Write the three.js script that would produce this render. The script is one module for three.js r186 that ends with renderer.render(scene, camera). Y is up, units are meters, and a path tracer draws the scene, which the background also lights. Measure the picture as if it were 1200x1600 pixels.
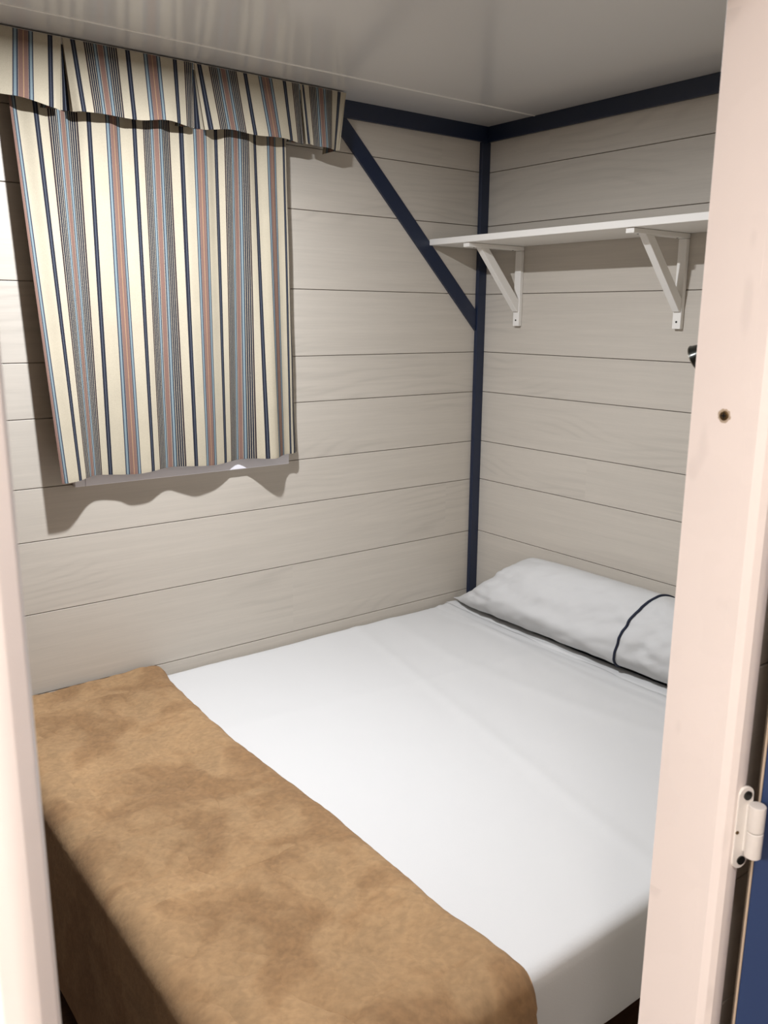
import * as THREE from 'three';
import { RoundedBoxGeometry } from 'three/addons/geometries/RoundedBoxGeometry.js';
import { mergeGeometries, mergeVertices, toCreasedNormals } from 'three/addons/utils/BufferGeometryUtils.js';
import { RectAreaLightUniformsLib } from 'three/addons/lights/RectAreaLightUniformsLib.js';

// ---------------------------------------------------------------- camera, light, exposure
const scene = new THREE.Scene();
scene.background = new THREE.Color(0x05060a);            // night outside the curtained window
const camera = new THREE.PerspectiveCamera(61.741, 0.75, 0.02, 30);
camera.rotation.order = 'YXZ';
camera.position.set(-2.350, 1.697, 2.450);
camera.rotation.set(-0.2243633, -0.6549195, 0.0078651);
const renderer = new THREE.WebGLRenderer({ antialias: true });
camera.userData.fStop = 11.5; camera.focus = 2.6;           // phone lens: the near door frame is slightly soft
renderer.toneMapping = THREE.LinearToneMapping;
renderer.toneMappingExposure = 0.4;
renderer.shadowMap.enabled = true;
RectAreaLightUniformsLib.init();
const BED_LAMP = { at: [-1.5, 2.345, 0.77], size: 0.05, power: 13300, glow: 0, color: 0xf8faff };
const HALL_LAMP = { at: [-3.95, 2.33, 2.44], size: 0.34, power: 620, color: 0xfff4f0 };
const DOOR_LAMP = { at: [-2.3, 2.33, 2.62], size: 0.2, power: 285, color: 0xfff4f0 };

// ---------------------------------------------------------------- helpers
const CEIL = 2.375, BEDTOP = 0.575;
let seedState = 7;
function rnd() { seedState = (seedState * 1664525 + 1013904223) >>> 0; return seedState / 4294967296; }
function hash(i, j, k) {
  let h = (i * 374761393 + j * 668265263 + k * 2147483647 + 1013) | 0;
  h = Math.imul(h ^ (h >>> 13), 1274126177); h ^= h >>> 16;
  return (h >>> 0) / 4294967296;
}
const sm = t => t * t * (3 - 2 * t);
const clamp = (v, a, b) => Math.min(b, Math.max(a, v));
const step = (a, b, v) => sm(clamp((v - a) / (b - a), 0, 1));
const mix = (a, b, t) => a + (b - a) * t;
function noise(x, y, k = 0, per = 0) {                    // value noise, 0..1, optional period
  const i = Math.floor(x), j = Math.floor(y), fx = sm(x - i), fy = sm(y - j);
  const w = per ? (v => ((v % per) + per) % per) : (v => v);
  const a = hash(w(i), w(j), k), b = hash(w(i + 1), w(j), k), c = hash(w(i), w(j + 1), k), d = hash(w(i + 1), w(j + 1), k);
  return mix(mix(a, b, fx), mix(c, d, fx), fy);
}
function fbm(x, y, oct = 4, k = 0, per = 0) {
  let s = 0, a = 0.5, n = 0;
  for (let o = 0; o < oct; o++) { s += a * noise(x, y, k + o, per); n += a; a *= 0.5; x *= 2; y *= 2; if (per) per *= 2; }
  return s / n;
}
function lerpTable(tab, x, col) {                         // piecewise linear lookup, rows sorted by their first entry
  if (x <= tab[0][0]) return tab[0][col];
  for (let i = 1; i < tab.length; i++) if (x <= tab[i][0]) {
    const t = (x - tab[i - 1][0]) / (tab[i][0] - tab[i - 1][0]);
    return mix(tab[i - 1][col], tab[i][col], t);
  }
  return tab[tab.length - 1][col];
}
function smoothTable(tab, x, col, w = 0.014) {
  return (lerpTable(tab, x - w, col) + 2 * lerpTable(tab, x, col) + lerpTable(tab, x + w, col)) / 4;
}
function dataTex(w, h, fn, srgb) {
  const d = new Uint8Array(w * h * 4);
  for (let j = 0; j < h; j++) for (let i = 0; i < w; i++) {
    const c = fn(i / w, j / h), o = (j * w + i) * 4;
    if (Array.isArray(c)) { d[o] = clamp(c[0], 0, 255); d[o + 1] = clamp(c[1], 0, 255); d[o + 2] = clamp(c[2], 0, 255); }
    else d[o] = d[o + 1] = d[o + 2] = clamp(c * 255, 0, 255);
    d[o + 3] = 255;
  }
  const t = new THREE.DataTexture(d, w, h);
  t.wrapS = t.wrapT = THREE.RepeatWrapping; t.magFilter = THREE.LinearFilter; t.minFilter = THREE.LinearMipmapLinearFilter;
  t.generateMipmaps = true; if (srgb) t.colorSpace = THREE.SRGBColorSpace; t.needsUpdate = true;
  return t;
}
function uvMetres(g, ox = 0, oy = 0, s = 1) {             // box mapping in metres
  if (g.index) g = g.toNonIndexed();
  const p = g.attributes.position, n = g.attributes.normal, uv = new Float32Array(p.count * 2);
  for (let f = 0; f < p.count; f += 3) {
    let ax = 0, ay = 0, az = 0;
    for (let k = 0; k < 3; k++) { ax += Math.abs(n.getX(f + k)); ay += Math.abs(n.getY(f + k)); az += Math.abs(n.getZ(f + k)); }
    for (let k = 0; k < 3; k++) {
      const i = f + k, x = p.getX(i), y = p.getY(i), z = p.getZ(i);
      const [u, v] = az >= ax && az >= ay ? [x, y] : ax >= ay ? [z, y] : [x, z];
      uv[i * 2] = u * s + ox; uv[i * 2 + 1] = v * s + oy;
    }
  }
  g.setAttribute('uv', new THREE.BufferAttribute(uv, 2));
  return g;
}
function crisp(g, seg = 1) {                              // true face normals: flat faces flat, chamfers as facets or smooth
  const q = g.index ? g.toNonIndexed() : g; q.deleteAttribute('normal'); 
  if (seg > 1) return toCreasedNormals(q, 0.5);
  q.computeVertexNormals(); return q;
}
function bx(x0, x1, y0, y1, z0, z1, r = 0.002, seg = 1) { // rounded box between corners
  const w = x1 - x0, h = y1 - y0, d = z1 - z0;
  let g = r > 0 ? crisp(new RoundedBoxGeometry(w, h, d, seg, Math.min(r, w / 2.01, h / 2.01, d / 2.01)), seg) : new THREE.BoxGeometry(w, h, d);
  g.translate((x0 + x1) / 2, (y0 + y1) / 2, (z0 + z1) / 2);
  return uvMetres(g);
}
function mesh(name, geos, mat, parent = scene) {
  const list = (Array.isArray(geos) ? geos : [geos]).map(g => (g.index ? g.toNonIndexed() : g));
  const g = list.length > 1 ? mergeGeometries(list.map(q => { for (const k of Object.keys(q.attributes)) if (!['position', 'normal', 'uv'].includes(k)) q.deleteAttribute(k); return q; })) : list[0];
  const m = new THREE.Mesh(g, mat); m.name = name; m.castShadow = m.receiveShadow = true; parent.add(m);
  return m;
}
function group(name, parent = scene) { const g = new THREE.Group(); g.name = name; parent.add(g); return g; }
function tag(o, label, category, grp) { o.userData.label = label; o.userData.category = category; if (grp) o.userData.group = grp; return o; }
function structure(o) { o.userData.kind = 'structure'; return o; }
function slab(fn, nu, nv, th, uvf) {                      // a sheet of cloth with real thickness; fn(u,v) -> [x,y,z]
  const P = [], N = [];
  for (let j = 0; j <= nv; j++) for (let i = 0; i <= nu; i++) P.push(new THREE.Vector3(...fn(i / nu, j / nv)));
  const at = (i, j) => P[clamp(j, 0, nv) * (nu + 1) + clamp(i, 0, nu)];
  const a = new THREE.Vector3(), b = new THREE.Vector3();
  for (let j = 0; j <= nv; j++) for (let i = 0; i <= nu; i++) {
    a.subVectors(at(i + 1, j), at(i - 1, j)); b.subVectors(at(i, j + 1), at(i, j - 1));
    N.push(new THREE.Vector3().crossVectors(a, b).normalize());
  }
  const pos = [], uv = [], idx = [], C = (nu + 1) * (nv + 1);
  for (let s = 0; s < 2; s++) for (let k = 0; k < C; k++) {
    const i = k % (nu + 1), j = Math.floor(k / (nu + 1));
    const rim = (i === 0 || i === nu || j === 0 || j === nv) ? 0.3 : 0;
    const o = s === 0 ? -rim * th : -(1 - rim) * th;
    pos.push(P[k].x + N[k].x * o, P[k].y + N[k].y * o, P[k].z + N[k].z * o);
    uv.push(...(uvf ? uvf(i / nu, j / nv, P[k]) : [i / nu, j / nv]));
  }
  const q = (A, B, Cc, D) => idx.push(A, B, Cc, A, Cc, D);
  const id = (i, j, s) => s * C + j * (nu + 1) + i;
  for (let j = 0; j < nv; j++) for (let i = 0; i < nu; i++) {
    q(id(i, j, 0), id(i + 1, j, 0), id(i + 1, j + 1, 0), id(i, j + 1, 0));
    q(id(i, j, 1), id(i, j + 1, 1), id(i + 1, j + 1, 1), id(i + 1, j, 1));
  }
  for (let i = 0; i < nu; i++) { q(id(i, 0, 1), id(i + 1, 0, 1), id(i + 1, 0, 0), id(i, 0, 0)); q(id(i, nv, 0), id(i + 1, nv, 0), id(i + 1, nv, 1), id(i, nv, 1)); }
  for (let j = 0; j < nv; j++) { q(id(0, j, 0), id(0, j + 1, 0), id(0, j + 1, 1), id(0, j, 1)); q(id(nu, j, 1), id(nu, j + 1, 1), id(nu, j + 1, 0), id(nu, j, 0)); }
  const g = new THREE.BufferGeometry();
  g.setAttribute('position', new THREE.Float32BufferAttribute(pos, 3));
  g.setAttribute('uv', new THREE.Float32BufferAttribute(uv, 2));
  g.setIndex(idx); g.computeVertexNormals();
  return g;
}
function tube(pts, r, seg = 80, rad = 8) {
  return new THREE.TubeGeometry(new THREE.CatmullRomCurve3(pts.map(p => new THREE.Vector3(...p))), seg, r, rad, false);
}
function cyl(r0, r1, h, seg = 24, open = false) { return new THREE.CylinderGeometry(r0, r1, h, seg, 1, open); }

// ---------------------------------------------------------------- materials
// limed-wood laminate: long faint horizontal grain with cathedral arcs; 2.4 m x 1.2 m tile
const grainVal = (u, v) => {
  const X = u * 2.4, Y = v * 1.2;
  const warp = fbm(u * 6, v * 8, 3, 3, 0) * 0.06;
  const rings = Math.sin((Y + warp + 0.05 * Math.sin(X * 2.6 + 5 * noise(u * 3, v * 5, 9))) * 210);
  const arc = Math.pow(0.5 + 0.5 * rings, 3) * step(0.45, 0.72, fbm(u * 5, v * 7, 2, 21));
  const fine = fbm(u * 26, v * 420, 3, 5);
  const streak = fbm(u * 7, v * 90, 3, 13);
  return { arc, fine, streak };
};
const wallMap = dataTex(1024, 1024, (u, v) => {
  const g = grainVal(u, v);
  const m = 1 - 0.035 * g.arc - 0.05 * (g.streak - 0.5) - 0.035 * (g.fine - 0.5);
  return [188 * m, 181 * m, 170 * m];
}, true);
const wallBump = dataTex(1024, 1024, (u, v) => { const g = grainVal(u, v); return 0.6 - 0.3 * g.arc - 0.3 * (g.fine - 0.5); });
for (const t of [wallMap, wallBump]) t.repeat.set(1 / 2.4, 1 / 1.2);
const M = {};
M.plank = new THREE.MeshPhysicalMaterial({ map: wallMap, bumpMap: wallBump, bumpScale: 0.0002, roughness: 0.5, clearcoat: 0.12, clearcoatRoughness: 0.35 });
M.backing = new THREE.MeshStandardMaterial({ color: 0xa79d90, roughness: 0.9 });
M.plainWall = new THREE.MeshStandardMaterial({ color: 0xc2baae, roughness: 0.6 });
M.ceiling = new THREE.MeshPhysicalMaterial({ color: 0xd8d6d3, roughness: 0.42, clearcoat: 1.0, clearcoatRoughness: 0.16 });
M.bead = new THREE.MeshPhysicalMaterial({ color: 0xe6e3dd, roughness: 0.35, clearcoat: 0.4 });
M.blue = new THREE.MeshPhysicalMaterial({ color: 0x0f1d36, roughness: 0.42, clearcoat: 0.25, clearcoatRoughness: 0.3 });
const scuff = dataTex(512, 512, (u, v) => { const n = fbm(u * 8, v * 8, 4, 61, 8), s = step(0.66, 0.74, fbm(u * 22, v * 9, 3, 77)); const m = 1 - 0.025 * (n - 0.5) - 0.03 * s; return [246 * m, 238 * m, 232 * m]; }, true);
M.jamb = new THREE.MeshPhysicalMaterial({ map: scuff, roughness: 0.45, clearcoat: 0.2, clearcoatRoughness: 0.35 });
M.white = new THREE.MeshPhysicalMaterial({ color: 0xe3e0da, roughness: 0.45, clearcoat: 0.2, clearcoatRoughness: 0.3 });
M.doorBlue = new THREE.MeshPhysicalMaterial({ color: 0x2b4068, roughness: 0.5 });
M.edgeBand = new THREE.MeshStandardMaterial({ color: 0xb9a994, roughness: 0.6 });
M.alu = new THREE.MeshPhysicalMaterial({ color: 0xe8e7ee, metalness: 0.05, roughness: 0.35, clearcoat: 0.3 });
M.glass = new THREE.MeshPhysicalMaterial({ color: 0xffffff, transmission: 1, roughness: 0.02, thickness: 0, ior: 1.5 });
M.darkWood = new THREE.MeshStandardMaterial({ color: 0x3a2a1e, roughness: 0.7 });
const floorMap = dataTex(512, 512, (u, v) => { const g = fbm(u * 10, v * 160, 4, 91), h = fbm(u * 4, v * 12, 3, 95); const m = 0.75 + 0.35 * g + 0.2 * (h - 0.5); return [86 * m, 60 * m, 42 * m]; }, true);
M.floor = new THREE.MeshPhysicalMaterial({ map: floorMap, roughness: 0.45, clearcoat: 0.2 });
const sheetBump = dataTex(512, 512, (u, v) => 0.5 + 0.5 * (noise(u * 256, v * 256, 2, 256) - 0.5));
sheetBump.repeat.set(3, 3);
M.sheet = new THREE.MeshPhysicalMaterial({ color: 0xc8c8c7, roughness: 0.85, bumpMap: sheetBump, bumpScale: 0.0002, sheen: 0.2, sheenRoughness: 0.6 });
M.pillow = new THREE.MeshPhysicalMaterial({ color: 0xc2c2c1, roughness: 0.85, bumpMap: sheetBump, bumpScale: 0.0002, sheen: 0.2, sheenRoughness: 0.6 });
M.navy = new THREE.MeshStandardMaterial({ color: 0x121a30, roughness: 0.8 });
M.mattress = new THREE.MeshStandardMaterial({ color: 0xdad8d2, roughness: 0.9 });
// fleece: brushed nap with lighter and darker patches where the pile lies the other way
const napVal = (u, v) => {
  const big = fbm(u * 5, v * 5, 4, 101, 5), mid = fbm(u * 11 + 3 * big, v * 11 + 2 * fbm(u * 6, v * 6, 2, 117, 6), 5, 111), fine = fbm(u * 120, v * 120, 3, 121, 120);
  return { big, mid, fine };
};
const blanketMap = dataTex(1024, 1024, (u, v) => {
  const n = napVal(u, v);
  const d = step(0.38, 0.68, 0.35 * n.big + 0.65 * n.mid);
  const m = 1.05 - 0.24 * d + 0.30 * (n.mid - 0.5) + 0.16 * (n.fine - 0.5);
  return [151 * m, 122 * m * (1 - 0.04 * d), 88 * m * (1 - 0.08 * d)];
}, true);
const blanketBump = dataTex(1024, 1024, (u, v) => { const n = napVal(u, v); return 0.5 * n.mid + 0.4 * n.fine + 0.1 * noise(u * 400, v * 400, 131, 400); });
for (const t of [blanketMap, blanketBump]) t.repeat.set(1 / 0.95, 1 / 0.95);
M.blanket = new THREE.MeshPhysicalMaterial({ map: blanketMap, bumpMap: blanketBump, bumpScale: 0.0016, roughness: 1, sheen: 0.5, sheenRoughness: 0.55, sheenColor: new THREE.Color(0xb89068) });
// striped canvas; one tile = one repeat of 0.278 m
const STRIPE = (() => {
  const W = 1536, H = 64, cv = document.createElement('canvas'); cv.width = W; cv.height = H;
  const c = cv.getContext('2d');
  const mm = W / 278;                                     // pixels per millimetre
  const cream = '#b0a793', navy = '#141827', blue = '#75858b', pink = '#775c52', straw = '#a28465';
  c.fillStyle = cream; c.fillRect(0, 0, W, H);
  const bar = (x, w, col) => { c.fillStyle = col; for (const o of [-W, 0, W]) c.fillRect((x - w / 2) * mm + o, 0, w * mm, H); };
  // wide band, centred at 0
  for (const s of [-1, 1]) {
    for (let k = 0; k < 4; k++) bar(s * (40.2 - k * 5.6), 4.2, k === 0 ? '#2a2024' : navy);
    bar(s * 18.2, 3.0, navy); bar(s * 14.0, 5.6, blue); bar(s * 9.6, 3.0, '#2a3040');
  }
  bar(0, 15, pink); bar(-7.4, 1.2, cream); bar(7.4, 0.9, cream);
  // rose band, centred at half a repeat
  const h = 139;
  for (const s of [-1, 1]) { bar(h + s * 23.4, 3.0, '#2a3040'); bar(h + s * 18.9, 6.2, blue); bar(h + s * 14.2, 3.4, '#2a3040'); }
  bar(h, 24, pink); bar(h, 2.2, straw);
  // double navy lines at the quarters
  for (const q of [69.5, 208.5]) { bar(q, 12.5, navy); bar(q, 1.4, '#5c6470'); }
  const img = c.getImageData(0, 0, W, H).data;
  return img;
})();
const stripeMap = dataTex(1536, 256, (u, v) => {
  const i = Math.min(1535, Math.floor(u * 1536)), o = i * 4;
  const w = 1 - 0.10 * (noise(u * 700, v * 256, 151) - 0.5) - 0.03 * (noise(u * 8, v * 6, 155) - 0.5);
  return [STRIPE[o] * w, STRIPE[o + 1] * w, STRIPE[o + 2] * w];
}, true);
const weaveBump = dataTex(512, 256, (u, v) => 0.5 + 0.25 * Math.sin(u * 2 * Math.PI * 170) * Math.sin(v * 2 * Math.PI * 85));
M.stripe = new THREE.MeshPhysicalMaterial({ map: stripeMap, bumpMap: weaveBump, bumpScale: 0.0002, roughness: 0.9, sheen: 0.15, side: THREE.DoubleSide });
M.lining = new THREE.MeshStandardMaterial({ color: 0xcfc8b6, roughness: 0.95, side: THREE.DoubleSide });
M.darkMetal = new THREE.MeshPhysicalMaterial({ color: 0x23241f, metalness: 0.6, roughness: 0.3, clearcoat: 0.4 });
M.steel = new THREE.MeshPhysicalMaterial({ color: 0x9a968c, metalness: 0.9, roughness: 0.32 });
M.brass = new THREE.MeshPhysicalMaterial({ color: 0x6b5638, metalness: 0.75, roughness: 0.4 });
M.hole = new THREE.MeshStandardMaterial({ color: 0x191612, roughness: 0.8 });

// ---------------------------------------------------------------- room shell
const X0 = -2.36, ZD = 1.905, ZC = 1.95;                  // foot-side wall, door wall faces
const HX0 = -4.6, HZ1 = 4.2;                              // living area outside the bedroom
const GROOVES = [0, 0.21, 0.405, 0.613, 0.858, 1.07, 1.222, 1.415, 1.567, 1.782, 2.028, 2.217, CEIL];
const GAP = 0.0022, TH = 0.008;
const WIN = { x0: -1.592, x1: -0.884, y0: 1.216, y1: 2.06 };

// floor and ceiling
structure(mesh('floor', bx(HX0 - 0.1, 0.1, -0.06, 0, -0.1, HZ1 + 0.1, 0), M.floor));
const ceiling = structure(mesh('ceiling', bx(HX0 - 0.1, 0.1, CEIL + 0.012, CEIL + 0.09, -0.1, HZ1 + 0.1, 0), M.backing));
{
  const zs = [0, 0.238, 1.43, 1.927];
  for (let i = 0; i + 1 < zs.length; i++) mesh('ceiling_panel', bx(X0, 0, CEIL, CEIL + 0.014, zs[i] + 0.0008, zs[i + 1] - 0.0008, 0.0012), M.ceiling, ceiling);
  for (const z of [0.238, 1.43]) { const g = cyl(0.0045, 0.0045, -X0, 8); g.rotateZ(Math.PI / 2); g.scale(1, 0.55, 1); g.translate(X0 / 2, CEIL, z); mesh('joint_bead', g, M.bead, ceiling); }
  mesh('ceiling_panel', bx(HX0, 0, CEIL, CEIL + 0.014, 1.929, HZ1, 0.0012), M.ceiling, ceiling);
}
// boards: a wall in the plane normal to axis, split at the grooves
function boards(parent, axis, a0, a1, face, out, opening, mat = M.plank) {
  for (let i = 0; i + 1 < GROOVES.length; i++) {
    const y0 = GROOVES[i] + GAP / 2, y1 = GROOVES[i + 1] - GAP / 2;
    const runs = opening && y1 > opening.y0 + 0.01 && y0 < opening.y1 - 0.01 ? [] : [[a0, a1, y0, y1]];
    if (!runs.length) {
      if (y0 < opening.y0 - 0.02) runs.push([opening.x0, opening.x1, y0, opening.y0]);
      if (y1 > opening.y1 + 0.02) runs.push([opening.x0, opening.x1, opening.y1, y1]);
      runs.push([a0, opening.x0, y0, y1], [opening.x1, a1, y0, y1]);
    }
    const ox = rnd() * 2.4, oy = rnd() * 1.2;
    for (const [p, q, b, t] of runs) {
      if (q - p < 0.005) continue;
      const lo = Math.min(face, face + out * TH), hi = Math.max(face, face + out * TH);
      const g = crisp(axis === 'z' ? new RoundedBoxGeometry(q - p, t - b, TH, 1, 0.001) : new RoundedBoxGeometry(TH, t - b, q - p, 1, 0.001));
      if (axis === 'z') g.translate((p + q) / 2, (b + t) / 2, (lo + hi) / 2); else g.translate((lo + hi) / 2, (b + t) / 2, (p + q) / 2);
      mesh('board', uvMetres(g, ox, oy), mat, parent);
    }
  }
}
const wallBack = structure(mesh('wall_back', [
  bx(X0 - 0.1, WIN.x0, 0, CEIL + 0.01, -0.09, -TH, 0), bx(WIN.x1, 0.1, 0, CEIL + 0.01, -0.09, -TH, 0),
  bx(WIN.x0, WIN.x1, 0, WIN.y0, -0.09, -TH, 0), bx(WIN.x0, WIN.x1, WIN.y1, CEIL + 0.01, -0.09, -TH, 0)], M.backing));
boards(wallBack, 'z', X0, 0, 0, -1, WIN);
const wallRight = structure(mesh('wall_right', bx(TH, 0.09, 0, CEIL + 0.01, -0.09, HZ1, 0), M.backing));
boards(wallRight, 'x', 0, ZD, 0, 1);
const wallLeft = structure(mesh('wall_left', bx(X0 - 0.09, X0 - TH, 0, CEIL + 0.01, -0.0, ZD, 0), M.backing));
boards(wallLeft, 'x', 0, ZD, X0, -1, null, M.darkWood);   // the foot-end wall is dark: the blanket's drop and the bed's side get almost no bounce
// door wall with its opening
const DO = { x0: -2.236, x1: -1.5, y1: 2.05 };
const wallFront = structure(mesh('wall_front', [
  bx(HX0, DO.x0 - 0.02, 0, CEIL + 0.01, ZD, ZC - TH, 0), bx(DO.x1 + 0.02, 0, 0, CEIL + 0.01, ZD, ZC - TH, 0),
  bx(DO.x0 - 0.02, DO.x1 + 0.02, DO.y1 + 0.02, CEIL + 0.01, ZD, ZC - TH, 0)], M.plainWall));
{
  const cg = [0, 0.21, 0.405, 0.613, 0.79, 0.98, 1.28, 1.415, 1.567, 1.782, 2.028, 2.217, CEIL];
  for (let i = 0; i + 1 < cg.length; i++) {
    const g = crisp(new RoundedBoxGeometry(-0.002 - (DO.x1 + 0.02), cg[i + 1] - cg[i] - GAP, TH, 1, 0.0016));
    g.translate((DO.x1 + 0.018) / 2, (cg[i] + cg[i + 1]) / 2, ZC - TH / 2);
    mesh('board', uvMetres(g, rnd() * 2.4, rnd()), M.plank, wallFront);
  }
}
// living area walls beyond the door, behind the camera
structure(mesh('wall_hall_left', bx(HX0 - 0.09, HX0, 0, CEIL + 0.01, ZD, HZ1, 0), M.plainWall));
structure(mesh('wall_hall_rear', bx(HX0, 0.0, 0, CEIL + 0.01, HZ1, HZ1 + 0.09, 0), M.plainWall));

// navy trims: cornice on both walls, corner post, diagonal brace
structure(mesh('trim_1', bx(X0, 0, 2.321, CEIL, 0, 0.012, 0.0015), M.blue)).userData.label = 'navy cornice strip above the window wall';
structure(mesh('trim_2', bx(-0.012, 0, 2.321, CEIL, 0.0125, ZD, 0.0015), M.blue)).userData.label = 'navy cornice strip above the shelf wall';
structure(mesh('trim_3', bx(-0.041, 0, 0, 2.3205, 0, 0.017, 0.0025), M.blue)).userData.label = 'navy corner post between the two walls';
{
  const s = new THREE.Shape([[-0.712, 2.3205], [-0.641, 2.3205], [-0.0415, 1.720], [-0.0415, 1.646]].map(p => new THREE.Vector2(...p)));
  const g = new THREE.ExtrudeGeometry(s, { depth: 0.010, bevelEnabled: false });
  structure(mesh('trim_4', uvMetres(g), M.blue)).userData.label = 'navy diagonal brace from cornice to corner post';
}
// window behind the curtain
{
  const w = structure(group('window_1'));
  const z0 = -0.06, z1 = 0.020, f = 0.036, { x0, x1, y0, y1 } = WIN;
  mesh('frame_bottom', bx(x0 + 0.03, x1, y0, y0 + f, z0, z1, 0.002), M.alu, w);
  mesh('frame_corner', bx(x0, x0 + 0.0295, y0, y0 + f, z0, z1, 0.002), M.alu, w);
  mesh('frame_top', bx(x0, x1, y1 - f, y1, z0, z1, 0.002), M.alu, w);
  mesh('frame_side', bx(x0, x0 + f, y0 + f, y1 - f, z0, z1, 0.002), M.alu, w);
  mesh('frame_side', bx(x1 - f, x1, y0 + f, y1 - f, z0, z1, 0.002), M.alu, w);
  const xm = (x0 + x1) / 2;
  mesh('mullion', bx(xm - 0.018, xm + 0.018, y0 + f, y1 - f, z0 + 0.02, z1 - 0.02, 0.002), M.alu, w);
  mesh('pane', bx(x0 + f, xm - 0.018, y0 + f, y1 - f, -0.03, -0.026, 0), M.glass, w);
  mesh('pane', bx(xm + 0.018, x1 - f, y0 + f, y1 - f, -0.03, -0.026, 0), M.glass, w);
}
// doorway: lining, bead, hinge and the open blue leaf
{
  const d = structure(group('door_1'));
  const zf = 1.968;                                       // where the half-round bead starts
  const bead = (len) => { const s = new THREE.Shape(); s.moveTo(0, 0); s.lineTo(0, 0.012); s.absarc(0.016, 0.012, 0.016, Math.PI, Math.PI / 2, true); s.lineTo(0.026, 0.028); s.absarc(0.026, 0.010, 0.018, Math.PI / 2, 0, true); s.lineTo(0.044, -0.018); s.lineTo(0.02, -0.018); s.lineTo(0.02, 0); s.closePath();
    const g = new THREE.ExtrudeGeometry(s, { depth: len, bevelEnabled: false, curveSegments: 10 }); return g; };
  // right jamb
  const jr = mesh('jamb', bx(DO.x1, DO.x1 + 0.02, 0, DO.y1, 1.902, zf, 0.0003), M.jamb, d);
  { const g = bead(DO.y1); g.rotateX(-Math.PI / 2); g.scale(1, 1, -1); g.translate(DO.x1, 0, zf); mesh('bead', uvMetres(fixWinding(g)), M.jamb, d); }
  const jl = mesh('jamb', bx(DO.x0 - 0.02, DO.x0, 0, DO.y1, 1.902, zf, 0.0015), M.jamb, d);
  { const g = bead(DO.y1); g.rotateX(-Math.PI / 2); g.scale(-1, 1, -1); g.translate(DO.x0, 0, zf); mesh('bead', uvMetres(fixWinding(g)), M.jamb, d); }
  mesh('head', bx(DO.x0 - 0.02, DO.x1 + 0.02, DO.y1, DO.y1 + 0.02, 1.902, zf + 0.025, 0.0015), M.jamb, d);
  // countersunk screw in the right lining
  const sc = group('screw', d); sc.position.set(DO.x1 - 0.0002, 1.596, 1.942); sc.rotation.z = Math.PI / 2;
  mesh('screw_head', new THREE.LatheGeometry([[0, 0.0008], [0.0042, 0.0012], [0.0052, 0.0006], [0.0052, -0.003]].map(p => new THREE.Vector2(...p)), 20), M.brass, sc);
  const chip = new THREE.Shape(); for (let k = 0; k < 22; k++) { const a = k / 22 * Math.PI * 2, r = 0.0068 + 0.0014 * hash(k, 3, 5); chip[k ? 'lineTo' : 'moveTo'](Math.cos(a) * r, Math.sin(a) * r); } chip.closePath();
  const hg = new THREE.ExtrudeGeometry(chip, { depth: 0.0006, bevelEnabled: false }); hg.rotateX(-Math.PI / 2); hg.translate(0, -0.0006, 0);
  mesh('chipped_rim', hg, M.edgeBand, sc);
  mesh('cross_slot', [bx(-0.003, 0.003, 0.001, 0.0016, -0.0007, 0.0007, 0), bx(-0.0007, 0.0007, 0.001, 0.0016, -0.003, 0.003, 0)], M.hole, sc);
  // lift-off hinge on the right bead
  const hg2 = group('hinge', d); hg2.position.set(-1.4745, 1.121, 1.998); hg2.rotation.y = -0.30;
  const pl = new THREE.Shape(); pl.absarc(0, 0.042, 0.010, 0, Math.PI); pl.lineTo(-0.010, -0.042); pl.absarc(0, -0.042, 0.010, Math.PI, Math.PI * 2); pl.closePath();
  const pg = new THREE.ExtrudeGeometry(pl, { depth: 0.0025, bevelEnabled: true, bevelSize: 0.0006, bevelThickness: 0.0006, bevelSegments: 2, curveSegments: 12 });
  mesh('hinge_plate', uvMetres(pg), M.white, hg2);
  for (const y of [0.042, -0.042]) { const g = cyl(0.0055, 0.0055, 0.002, 18); g.rotateX(Math.PI / 2); g.translate(0.001, y, 0.0038); mesh('hinge_screw', g, M.darkMetal, hg2); }
  const kn = (y0, y1) => { const g = new THREE.LatheGeometry([[0, y0], [0.0085, y0], [0.0095, y0 + 0.001], [0.0095, y1 - 0.001], [0.0085, y1], [0, y1]].map(p => new THREE.Vector2(...p)), 24); g.translate(0.0085, 0, 0.0125); return g; };
  mesh('knuckle', kn(0.0006, 0.033), M.white, hg2); mesh('knuckle', kn(-0.033, -0.0006), M.white, hg2);
  mesh('hinge_web', bx(0.002, 0.0085, -0.030, 0.030, 0.002, 0.009, 0.001), M.white, hg2);
  const dot = cyl(0.0022, 0.0022, 0.001, 12); dot.rotateX(Math.PI / 2); dot.translate(-0.0085, -0.004, 0.0034); mesh('rivet', dot, M.brass, hg2);
  // blue leaf swung wide open
  const lf = group('leaf', d); lf.position.set(-1.446, 0.012, 2.0); lf.rotation.y = -Math.atan2(0.866, 0.5);
  mesh('door_panel', bx(0.003, 0.70, 0, 2.02, -0.030, 0, 0.002), M.doorBlue, lf);
  mesh('edge_band', bx(0, 0.003, 0, 2.02, -0.030, 0.0004, 0.0008), M.edgeBand, lf);
  const hb = cyl(0.008, 0.008, 0.05, 16); hb.rotateX(Math.PI / 2); hb.translate(0.64, 1.02, 0.025);
  mesh('door_handle', [hb, bx(0.53, 0.648, 1.012, 1.028, 0.042, 0.058, 0.006, 3)], M.steel, lf);
}
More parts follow.
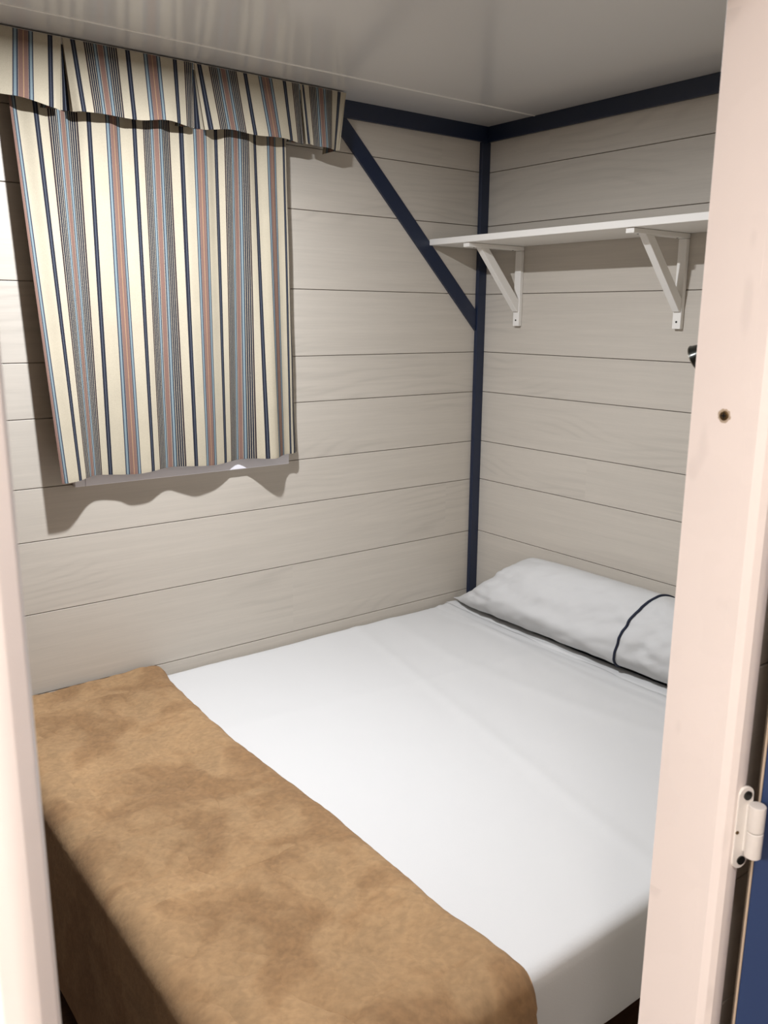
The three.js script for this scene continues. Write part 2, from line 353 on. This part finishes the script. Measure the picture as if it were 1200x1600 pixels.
function fixWinding(g) {                                  // after a mirroring scale: turn faces the right way round
  g = g.index ? g.toNonIndexed() : g;
  const p = g.attributes.position, c = new THREE.Vector3();
  let vol = 0; const a = new THREE.Vector3(), b = new THREE.Vector3(), d = new THREE.Vector3();
  for (let i = 0; i < p.count; i += 3) { a.fromBufferAttribute(p, i); b.fromBufferAttribute(p, i + 1); d.fromBufferAttribute(p, i + 2); vol += a.dot(c.crossVectors(b, d)); }
  if (vol < 0) for (let i = 0; i < p.count; i += 3) { a.fromBufferAttribute(p, i + 1); b.fromBufferAttribute(p, i + 2); p.setXYZ(i + 1, b.x, b.y, b.z); p.setXYZ(i + 2, a.x, a.y, a.z); }
  g.deleteAttribute('normal'); g.deleteAttribute('uv');
  return toCreasedNormals(g, 0.6);
}

// ---------------------------------------------------------------- lamps (out of the picture)
function ceilingLamp(name, L, rOut, label) {
  const g = group(name); g.position.set(L.at[0], CEIL, L.at[2]);
  const h = CEIL - L.at[1];
  mesh('housing', new THREE.LatheGeometry([[0, 0], [rOut, 0], [rOut, -h * 0.6], [rOut - 0.006, -h + 0.004], [L.size * 0.72, -h + 0.002], [L.size * 0.72, -h + 0.006]].map(p => new THREE.Vector2(p[0], p[1] - 0.0005)), 40), M.white, g);
  const gl = new THREE.MeshStandardMaterial({ color: 0x222222, emissive: L.color, emissiveIntensity: 3 });
  const disc = new THREE.CylinderGeometry(L.size * 0.7, L.size * 0.7, 0.003, 32); disc.translate(0, -h + 0.007, 0);
  mesh('diffuser', disc, gl, g);
  const li = new THREE.RectAreaLight(L.color, L.power, L.size, L.size);
  li.position.set(0, -h, 0); li.rotation.set(-Math.PI / 2, 0, 0);
  g.add(li);
  if (L.glow) {                                           // frosted bulb dome: throws light sideways as well
    const dome = new THREE.SphereGeometry(0.021, 20, 14); dome.translate(0, -h, 0);
    mesh('bulb', dome, gl, g);
    const pt = new THREE.PointLight(L.color, L.glow); pt.position.set(0, -h, 0); pt.castShadow = true; pt.shadow.radius = 1.0; g.add(pt);
    li.position.y = -h - 0.023;
  }
  return tag(g, label, 'ceiling lamp');
}
ceilingLamp('ceiling_spotlight', BED_LAMP, 0.055, 'small white ceiling spotlight above the foot of the bed');
ceilingLamp('ceiling_light', HALL_LAMP, 0.2, 'round white ceiling light at the far side of the living area');
ceilingLamp('ceiling_light_001', DOOR_LAMP, 0.13, 'small round white ceiling light just outside the bedroom door');

// ---------------------------------------------------------------- bed
const BX = -1.872, BZ = 1.603;
{
  const b = tag(group('bed'), 'double bed with white bedding filling the corner of the room', 'bed');
  const m = new RoundedBoxGeometry(-BX - 0.025, 0.195, BZ - 0.03, 4, 0.03); m.translate((BX - 0.005) / 2, 0.468, BZ / 2);
  mesh('mattress', m, M.mattress, b);
  mesh('side_rail', bx(BX + 0.03, -0.02, 0.25, 0.368, 0.02, 0.045, 0.003), M.darkWood, b);
  mesh('side_rail', bx(BX + 0.03, -0.02, 0.25, 0.368, BZ - 0.10, BZ - 0.075, 0.003), M.darkWood, b);
  mesh('end_rail', bx(BX + 0.03, BX + 0.055, 0.25, 0.368, 0.0455, BZ - 0.1005, 0.003), M.darkWood, b);
  mesh('end_rail', bx(-0.045, -0.02, 0.25, 0.368, 0.0455, BZ - 0.1005, 0.003), M.darkWood, b);
  for (let k = 0; k < 12; k++) { const x = -1.72 + k * 0.143; mesh('slat', bx(x, x + 0.07, 0.345, 0.363, 0.046, BZ - 0.101, 0.002), M.darkWood, b); }
  for (const x of [BX + 0.056, -0.105]) for (const z of [0.046, BZ - 0.16]) mesh('leg', bx(x, x + 0.058, 0, 0.30, z, z + 0.058, 0.004), M.darkWood, b);
}
// white flat sheet over the mattress, its navy-piped hem running under the pillow
const wrinkle = (x, z) => {
  const n = 0.007 * (fbm(x * 3.2 + 4, z * 2.6, 3, 201) - 0.5) + 0.0035 * (fbm(x * 9 + z * 4, z * 6, 3, 207) - 0.5);
  const crease = (d, w, a) => a * Math.exp(-(d * d) / (w * w));
  const c1 = crease(x - (-0.81 - 0.21 * (z - 0.97)), 0.024, 0.003);
  const c2 = crease(x + 0.45 + 0.06 * Math.sin(z * 3), 0.035, 0.0022), c3 = crease(z - 0.62 - 0.12 * x, 0.025, 0.0018), c4 = crease(z - 1.05 - 0.05 * x, 0.02, 0.0016);
  const head = step(-0.42, -0.18, x) * 0.006 * (fbm(x * 16 + z * 2.0, z * 3.4, 3, 211) - 0.5);
  const hc = step(-0.36, -0.15, x) * (crease(x + 0.165 + 0.05 * z + 0.01 * Math.sin(z * 7), 0.009, 0.005) + crease(x + 0.215 + 0.06 * z - 0.012 * Math.sin(z * 5 + 1), 0.012, 0.0045) + crease(x + 0.25 - 0.03 * z, 0.010, 0.003));
  return n + c1 + c2 + c3 + c4 + head + hc;
};
{
  const R = 0.026, top = BEDTOP;
  const xH = z => -0.098 - 0.035 * step(0.15, 0.9, z) + 0.005 * Math.sin(z * 9);
  const drop = 0.20, span = BZ - 0.004;
  const total = 0.12 + span + drop;
  const fn = (u, v) => {
    const t = v * total - 0.12;                           // <0: down the wall side, >span: down the near side
    let z, y;
    const arc = R * Math.PI / 2;
    const fold = (d) => d < 0 ? [0, 0] : d < arc ? [R * Math.sin(d / R), -R * (1 - Math.cos(d / R))] : [R, -R - (d - arc)];
    if (t < R) { const [a, b] = fold(R - t); z = 0.004 + R - a; y = b; if (z < 0.003) z = 0.003; }
    else if (t > span - R) { const [a, b] = fold(t - (span - R)); z = 0.004 + span - R + a; y = b; }
    else { z = 0.004 + t; y = 0; }
    const x = mix(BX + 0.012, xH(clamp(z, 0, BZ)), u);
    const down = -y;
    let bulge = 0;
    if (t > span) { bulge = 0.004 * Math.sin(x * 7 + 1) * step(0, 0.15, down) + 0.010 * step(0.06, 0.2, down) * (fbm(x * 4, down * 3, 3, 221) - 0.4); }
    const onTop = 1 - step(0, 0.02, down);
    return [x, top + y + onTop * (wrinkle(x, z) + 0.002), z + bulge];
  };
  const s = tag(mesh('flat_sheet', slab(fn, 150, 170, 0.0025, (u, v) => [u * 1.8, v * 1.9]), M.sheet), 'smooth white flat sheet stretched over the bed', 'bed sheet');
  const pp = [], hemA = [], N = 60;
  for (let k = 0; k <= N; k++) { const z = 0.02 + (BZ - 0.05) * k / N, x = xH(z); pp.push([x + 0.001, top + wrinkle(x, z) + 0.0035, z]); }
  mesh('piping', tube(pp, 0.0032, 160, 8), M.navy, s);
  // stitched double hem along the head edge
  const hem = slab((u, v) => { const z = 0.02 + (BZ - 0.05) * v, x = xH(z) - 0.07 + 0.066 * u; return [x, top + wrinkle(x, z) + 0.0045 + 0.004 * Math.sin(Math.PI * u) * (0.6 + 0.8 * noise(z * 11, u * 2, 231)) + 0.003 * (fbm(u * 2 + z * 6, z * 14, 2, 233) - 0.5), z]; }, 10, 120, 0.002, (u, v) => [u * 0.07, v * 1.6]);
  mesh('hem', hem, M.sheet, s);
}
// folded tan fleece blanket over the foot of the bed
{
  const top = BEDTOP + 0.024, xE = -1.883, R = 0.035, arc = R * Math.PI / 2;
  const edge = [[0, -1.375], [0.04, -1.372], [0.1, -1.383], [0.35, -1.397], [0.6, -1.405], [0.78, -1.398], [0.96, -1.387], [1.11, -1.389], [1.3, -1.394], [1.42, -1.401], [1.48, -1.394], [1.55, -1.384], [1.62, -1.392], [2.2, -1.40]];
  const dropF = 0.425, dropS = 0.40, zS = BZ + 0.014;
  const topLen = 0.5, totS = topLen + dropF, zTot = zS + dropS;
  const fn = (u, v) => {
    const s = u * totS, t = 0.012 + v * (zTot - 0.012);
    const x0 = smoothTable(edge, t, 1, 0.03);
    const lenTop = x0 - xE;                               // flat part of the profile
    const sc = s * (lenTop + dropF) / totS;
    const ds = Math.max(0, sc - (lenTop - R)), dt = Math.max(0, t - (zS - R));
    const fold = d => d <= 0 ? [0, 0] : d < arc ? [R * Math.sin(d / R), R * (1 - Math.cos(d / R))] : [R, R + d - arc];
    const [fa, fy] = fold(ds), [ga, gy] = fold(dt);
    let x = sc < lenTop - R ? x0 - sc : xE + R - fa, z = t < zS - R ? t : zS - R + ga;
    let y = top - Math.max(fy, gy) - 0.25 * Math.min(fy, gy);
    const q = 1 - step(0, 0.05, Math.max(ds, dt));
    const wx = sc + 0.10 * (fbm(sc * 4, t * 4, 2, 331) - 0.5), wz = t + 0.12 * (fbm(sc * 4 + 9, t * 4, 2, 335) - 0.5);
    const rg = 1 - Math.abs(2 * fbm(wx * 6 + wz * 3, wz * 4.5 - wx * 2, 3, 341) - 1);
    const lump = 0.012 * (fbm(sc * 5 + 2, t * 4, 3, 301) - 0.5) + 0.007 * (fbm(sc * 17, t * 15, 3, 305) - 0.5) - 0.009 * Math.pow(rg, 3) * step(0.05, 0.2, sc) + 0.004 * (fbm(sc * 45, t * 40, 2, 309) - 0.5);
    y += q * lump + 0.012 * (1 - step(0, 0.10, t)) * q;
    if (ds > arc) x += 0.004 * Math.sin(t * 9 + 1) * step(0, 0.3, fy) - 0.006 * (fbm(t * 5, fy * 3, 3, 311) - 0.5) - 0.012 * step(0, 0.45, fy);
    if (dt > arc) z += 0.006 * (fbm(x * 6, gy * 3, 3, 317) - 0.3) + 0.010 * step(0, 0.3, gy);
    // rolled inner edge
    const e = clamp(sc / 0.035, 0, 1); if (ds <= 0) y -= 0.020 * (1 - Math.sqrt(1 - (1 - e) * (1 - e)));
    if (dt > 0.0) x += 0.012 * step(0, 0.1, gy) * (1 - u);
    return [x, y, z];
  };
  // finer rows near the inner edge
  const fnW = (u, v) => fn(u < 0.1 ? u * u / 0.1 * 0.5 + u * 0.5 : u, v);
  const g = slab((u, v) => fnW(u, 1 - v), 190, 300, 0.016, (u, v) => [u * totS, v * zTot]);
  tag(mesh('fleece_blanket', g, M.blanket), 'tan fleece blanket folded across the foot of the bed', 'blanket');
}
// long pillow leaning against the shelf wall, navy piped cuff
{
  const p = tag(group('pillow'), 'long white pillow with navy piped cuff against the shelf wall', 'pillow');
  // width axis from the front lower corner to the rear upper corner, bulge towards the room and up
  const Zs = 0.165, Z1 = 1.49;
  const surf = (l, a, side, off = 0) => {                 // l: 0..1 along the pillow, a: -1..1 across, side: +-1
    const L = l * 2 - 1, eL = Math.min(l, 1 - l);
    const endT = Math.pow(Math.max(0, 1 - Math.pow(Math.abs(L), 7)), 0.55), acr = Math.pow(Math.max(0, 1 - Math.pow(Math.abs(a), 2.4)), 0.6);
    let zz = mix(Zs + 0.16 * a, Z1 - 0.05 * a, l);
    zz += (1 - step(0, 0.10, l)) * 0.035 * (1 - a * a);   // the seam bows inwards between its corners
    const F = [-0.118, BEDTOP + 0.012], B = [-0.004, BEDTOP + 0.240];
    const k = (a + 1) / 2, bx0 = mix(F[0], B[0], k), by0 = mix(F[1], B[1], k);
    const edge = Math.pow(Math.abs(a), 3);
    const fold = Math.sin(zz * 38 + 4 * noise(zz * 5, 1, 431)) * 0.5 + Math.sin(zz * 83 + 1) * 0.25;
    const wr = 0.012 * (fbm(zz * 6 + a * 0.8, a * 2.2 + 3, 3, 401) - 0.5) + 0.006 * (fbm(zz * 20 - a * 2, a * 4, 2, 403) - 0.5)
      + (1 - step(0.02, 0.22, eL)) * 0.016 * (fbm(a * 7 + zz * 2, zz * 4, 2, 405) - 0.5)
      + (a < 0 ? 0.008 * edge * fold : 0.003 * edge * fold)
      + 0.010 * Math.exp(-Math.pow((l - 0.62) / 0.05, 2)) * (fbm(zz * 22 + a * 5, a * 5, 2, 409) - 0.5);
    let t = side * (0.142 * endT * acr + acr * endT * wr * 2.5 + off * (side > 0 ? 1 : 0));
    if (side < 0) t *= 0.8;
    const low = 1 + 0.25 * (1 - k);                        // fuller low down
    let x = bx0 - 0.86 * t * (side > 0 ? low : 1), y = by0 + mix(0.15, 0.66, k) * t;
    const fl = BEDTOP + 0.011; if (y < fl + 0.02) y = fl + 0.02 * Math.exp((y - fl - 0.02) / 0.02);
    if (x > -0.02) x = -0.003 - 0.017 * Math.exp(-(x + 0.02) / 0.02);
    if (zz < 0.008) zz = 0.008;
    return [x, y, zz];
  };
  const nl = 150, na = 56, pos = [], uv = [], idx = [];
  for (const side of [1, -1]) for (let i = 0; i <= nl; i++) for (let j = 0; j <= na; j++) {
    const l = 0.5 - 0.5 * Math.cos(Math.PI * i / nl) * (0.35 + 0.65 * 1), aa = -Math.cos(Math.PI * j / na);
    pos.push(...surf(l, aa, side)); uv.push(l * 1.4, aa * 0.2);
  }
  const K = (nl + 1) * (na + 1), id = (s, i, j) => s * K + i * (na + 1) + j;
  for (let s = 0; s < 2; s++) for (let i = 0; i < nl; i++) for (let j = 0; j < na; j++) {
    const A = id(s, i, j), B = id(s, i + 1, j), D = id(s, i, j + 1), E = id(s, i + 1, j + 1);
    if (s === 0) idx.push(A, B, E, A, E, D); else idx.push(A, E, B, A, D, E);
  }
  let g = new THREE.BufferGeometry();
  g.setAttribute('position', new THREE.Float32BufferAttribute(pos, 3)); g.setAttribute('uv', new THREE.Float32BufferAttribute(uv, 2)); g.setIndex(idx);
  g.deleteAttribute('uv'); g = mergeVertices(g, 1e-5); g.computeVertexNormals(); 
  const pv = g.attributes.position, un = new Float32Array(pv.count * 2); for (let i = 0; i < pv.count; i++) { un[2 * i] = pv.getZ(i); un[2 * i + 1] = pv.getY(i) + pv.getX(i); } g.setAttribute('uv', new THREE.BufferAttribute(un, 2));
  mesh('pillow_case', g, M.pillow, p);
  const ring = []; for (let k = 0; k < 40; k++) ring.push(surf(0.557, mix(-0.985, 0.985, k / 39), 1, 0.003));
  mesh('piping', tube(ring, 0.0042, 120, 8), M.navy, p);
  const ring2 = []; for (let k = 0; k < 30; k++) ring2.push(surf(0.557, mix(0.985, -0.985, k / 29), -1, 0.0));
  mesh('piping', tube(ring2, 0.003, 80, 8), M.navy, p);
}

// ---------------------------------------------------------------- shelf and brackets
const SH = { y0: 1.946, y1: 1.967, x: -0.28 };
tag(mesh('wall_shelf', bx(SH.x, -0.001, SH.y0, SH.y1, 0.008, 1.5, 0.0018), M.white), 'long white painted board shelf on two brackets', 'shelf');
function bracket(zc, label) {
  const g = tag(group('shelf_bracket'), label, 'bracket', 'white wooden shelf brackets');
  g.position.set(0, SH.y0 - 0.0005, zc);
  const hw = 0.0145;
  mesh('top_arm', bx(-0.272, -0.0005, -0.0145, 0, -hw, hw, 0.002), M.white, g);
  const sc = (x, y, axis) => { const c = cyl(0.0032, 0.0032, 0.0012, 14); if (axis === 'x') c.rotateZ(Math.PI / 2); c.translate(x, y, 0); return c; };
  mesh('wall_arm', bx(-0.0165, -0.0005, -0.279, -0.015, -hw, hw, 0.002), M.white, g);
  const s = new THREE.Shape([[-0.212, -0.0148], [-0.176, -0.0148], [-0.0168, -0.190], [-0.0168, -0.226], [-0.024, -0.226]].map(q => new THREE.Vector2(...q)));
  const d = new THREE.ExtrudeGeometry(s, { depth: 0.022, bevelEnabled: true, bevelSize: 0.0012, bevelThickness: 0.0012, bevelSegments: 1 }); d.translate(0, 0, -0.011);
  mesh('diagonal_strut', uvMetres(d), M.white, g);
  mesh('screw', sc(-0.0168, -0.258, 'x'), M.hole, g);
  mesh('screw', sc(-0.045, -0.0148, 'y'), M.hole, g);
  mesh('screw', sc(-0.235, -0.0148, 'y'), M.hole, g);
  return g;
}
bracket(0.193, 'white triangular wooden shelf bracket next to the corner post');
bracket(0.867, 'white triangular wooden shelf bracket nearer the doorway');

// dark reading lamp on the wall under the shelf, mostly behind the door frame
{
  const g = tag(group('reading_lamp'), 'dark metal reading lamp on the wall peeking past the door frame', 'wall lamp');
  g.position.set(0, 1.665, 1.128);
  const plate = cyl(0.035, 0.038, 0.016, 32); plate.rotateZ(Math.PI / 2); plate.translate(-0.0085, 0, 0); mesh('wall_plate', plate, M.darkMetal, g);
  mesh('arm', tube([[-0.014, 0, 0], [-0.06, 0.004, -0.002], [-0.10, -0.012, -0.012], [-0.105, -0.025, -0.02]], 0.0055, 24, 10), M.darkMetal, g);
  const hd = group('head', g); hd.position.set(-0.105, -0.03, -0.022);
  hd.quaternion.setFromUnitVectors(new THREE.Vector3(0, -1, 0), new THREE.Vector3(-0.12, -0.46, -0.89).normalize());
  mesh('lamp_shade', new THREE.LatheGeometry([[0, 0.004], [0.016, 0.002], [0.02, -0.01], [0.024, -0.035], [0.034, -0.085], [0.04, -0.108], [0.0385, -0.108], [0.032, -0.085], [0.022, -0.035], [0.0, -0.02]].map(q => new THREE.Vector2(...q)), 36), M.darkMetal, hd);
  mesh('rim', (() => { const t = new THREE.TorusGeometry(0.0394, 0.0016, 8, 40); t.rotateX(Math.PI / 2); t.translate(0, -0.108, 0); return t; })(), M.steel, hd);
  const bulb = new THREE.SphereGeometry(0.016, 20, 14); bulb.translate(0, -0.07, 0); mesh('bulb', bulb, M.white, hd);
}

// ---------------------------------------------------------------- curtain and pleated valance
// x, stripe phase (repeats), depth off the wall at the hem
const CUR = [
  [-1.702, -0.487, 0.098], [-1.69, -0.43, 0.099], [-1.64, -0.25, 0.098], [-1.60, -0.12, 0.083], [-1.57, 0, 0.068], [-1.535, 0.125, 0.057], [-1.50, 0.25, 0.055], [-1.46, 0.40, 0.058], [-1.435, 0.5, 0.069], [-1.377, 0.75, 0.070],
  [-1.34, 0.90, 0.056], [-1.318, 1, 0.054], [-1.275, 1.14, 0.066], [-1.24, 1.25, 0.072], [-1.186, 1.5, 0.062], [-1.13, 1.75, 0.045], [-1.08, 1.96, 0.030], [-1.072, 2, 0.034], [-1.035, 2.13, 0.057],
  [-1.003, 2.25, 0.089], [-0.98, 2.34, 0.097], [-0.962, 2.42, 0.085], [-0.946, 2.5, 0.064], [-0.922, 2.64, 0.052], [-0.906, 2.74, 0.050], [-0.897, 2.80, 0.056]];
const TOPY = 2.345;
{
  const g = tag(group('window_curtain'), 'striped cream cotton curtain hanging over the window', 'curtain');
  const xA = CUR[0][0], xB = CUR[CUR.length - 1][0];
  const hemY = x => 1.249 + 0.004 * Math.sin(x * 23) + 0.010 * step(-1.0, -0.9, x);
  const fn = (u, v) => {
    const x = mix(xA, xB, u), y = mix(TOPY, hemY(x), v);
    const zh = smoothTable(CUR, x, 2, 0.012);
    const zt = 0.060 + 0.006 * Math.sin(x * 46) + 0.004 * Math.sin(x * 91 + 1);
    const k = Math.pow(v, 1.35);
    const z = mix(zt, zh, k) + 0.0035 * v * (fbm(x * 9, y * 2.2, 3, 501) - 0.5) * 2;
    // left edge swings in, right edge slightly out towards the hem
    const lx = x + 0.052 * (v - 0.0) * (1 - step(-1.702, -1.50, x)) + 0.018 * (v - 0.55) * step(-1.05, -0.9, x);
    return [lx, y, z];
  };
  const uvf = (u, v) => { const x = mix(xA, xB, u); return [lerpTable(CUR, x, 1), (1 - v) * 4]; };
  mesh('curtain_panel', slab((u, v) => fn(u, 1 - v), 220, 90, 0.0016, (u, v) => uvf(u, 1 - v)), M.stripe, g);
  // narrow return folded back at the right edge
  const ret = slab((u, v) => {
    const a = fn(1, 1 - v), vv = 1 - v, d = 0.018 + 0.012 * vv;
    return [a[0] + d * (0.4 + 0.5 * vv) * u, a[1] + 0.004 * u, a[2] - 0.001 - (a[2] - 0.028) * u * u * 0.9 + 0.003 * Math.sin(vv * 20) * u];
  }, 8, 60, 0.0016, (u, v) => [0.86 + 0.05 * u, v * 4]);
  mesh('side_hem', ret, M.stripe, g);
  const rod = cyl(0.008, 0.008, 0.94, 16); rod.rotateZ(Math.PI / 2); rod.translate(-1.30, 2.338, 0.045); mesh('curtain_rail', rod, M.white, g);
}
{
  const g = tag(group('pleated_valance'), 'short striped pleated valance across the top of the curtain', 'valance');
  const yT = CEIL - 0.006, zT = 0.100;
  // panels: top x0,x1 ; bottom x0,x1 ; stripe anchors [top x, phase]
  const panels = [
    { t: [-1.92, -1.570], b: [-1.945, -1.584], ph: [[-1.92, -0.43], [-1.66, 0.5], [-1.597, 0.75], [-1.57, 0.85]], y: [2.205, 2.216, 2.213, 2.197] },
    { t: [-1.567, -1.216], b: [-1.554, -1.222], ph: [[-1.567, -0.34], [-1.542, -0.25], [-1.473, 0], [-1.4, 0.25], [-1.334, 0.5], [-1.269, 0.75], [-1.216, 0.945]], y: [2.199, 2.201, 2.199, 2.208, 2.201] },
    { t: [-1.213, -0.874], b: [-1.188, -0.862], ph: [[-1.213, -0.30], [-1.198, -0.25], [-1.126, 0], [-1.056, 0.25], [-0.991, 0.5], [-0.927, 0.75], [-0.874, 0.95]], y: [2.202, 2.211, 2.204, 2.207, 2.202] },
    { t: [-0.870, -0.704], b: [-0.852, -0.736], ph: [[-0.870, -0.30], [-0.855, -0.2], [-0.799, 0], [-0.731, 0.25], [-0.704, 0.36]], y: [2.205, 2.199, 2.197, 2.197] }];
  const yAt = (ys, u) => { const k = u * (ys.length - 1), i = Math.min(ys.length - 2, Math.floor(k)); return mix(ys[i], ys[i + 1], sm(k - i)); };
  panels.forEach((p, pi) => {
    const fn = (u, v) => {
      const xt = mix(p.t[0], p.t[1], u), xb = mix(p.b[0], p.b[1], u);
      const bow = Math.sin(Math.PI * u);
      const x = mix(xt, xb, v), y = mix(yT, yAt(p.y, u), v);
      let z = zT + v * (0.010 + 0.010 * bow + 0.006 * Math.sin(u * 9 + pi)) + 0.0015 * (fbm(x * 30, y * 10, 2, 511) - 0.5);
      // edges roll back into the pleat
      z -= v * 0.014 * (1 - step(0, 0.05, u)) + v * 0.010 * step(0.95, 1, u);
      return [x, y, z];
    };
    mesh('valance_panel', slab((u, v) => fn(u, 1 - v), 80, 24, 0.0016, (u, v) => [lerpTable(p.ph, mix(p.t[0], p.t[1], u), 1), v * 0.7]), M.stripe, g);
    if (pi < panels.length - 1) {
      const n = panels[pi + 1];
      const c0 = mix(p.b[1], n.b[0], 0.0), c1 = n.b[0];
      // inner faces of the inverted pleat: back from the left panel, along, and out to the right one
      const fold = (u, v) => {
        const dep = 0.004 + v * 0.030;
        const L = mix(p.t[1], p.b[1], v), R = mix(n.t[0], n.b[0], v);
        const prof = [[0, L, 0], [0.3, L - 0.035 * v - 0.004, dep], [0.62, R + 0.030 * v + 0.004, dep], [1, R, 0]];
        const x = lerpTable(prof, u, 1), d = lerpTable(prof, u, 2);
        const y = mix(yT - 0.001, mix(p.y[p.y.length - 1], n.y[0], u) + 0.002 + 0.006 * Math.sin(Math.PI * u), v);
        return [x, y, zT + v * 0.004 - 0.003 - d];
      };
      mesh('pleat_fold', slab((u, v) => fold(u, 1 - v), 40, 14, 0.0014, (u, v) => [0.85 + u * 0.8, v * 0.7]), M.stripe, g);
    }
  });
  // return to the wall at the right end, and the board that carries it
  const end = slab((u, v) => { const vv = 1 - v, x = mix(-0.704, -0.736, vv) - 0.0015; return [x - 0.003 * Math.sin(u * 3), mix(yT, 2.1985, vv), mix(zT + vv * 0.010, 0.014, u)]; }, 12, 14, 0.0014, (u, v) => [0.36 + u * 0.3, v * 0.7]);
  mesh('valance_return', end, M.stripe, g);
  mesh('pelmet_board', bx(-1.92, -0.712, CEIL - 0.020, CEIL - 0.003, 0.0125, 0.094, 0.001), M.white, g);
}

renderer.render(scene, camera);
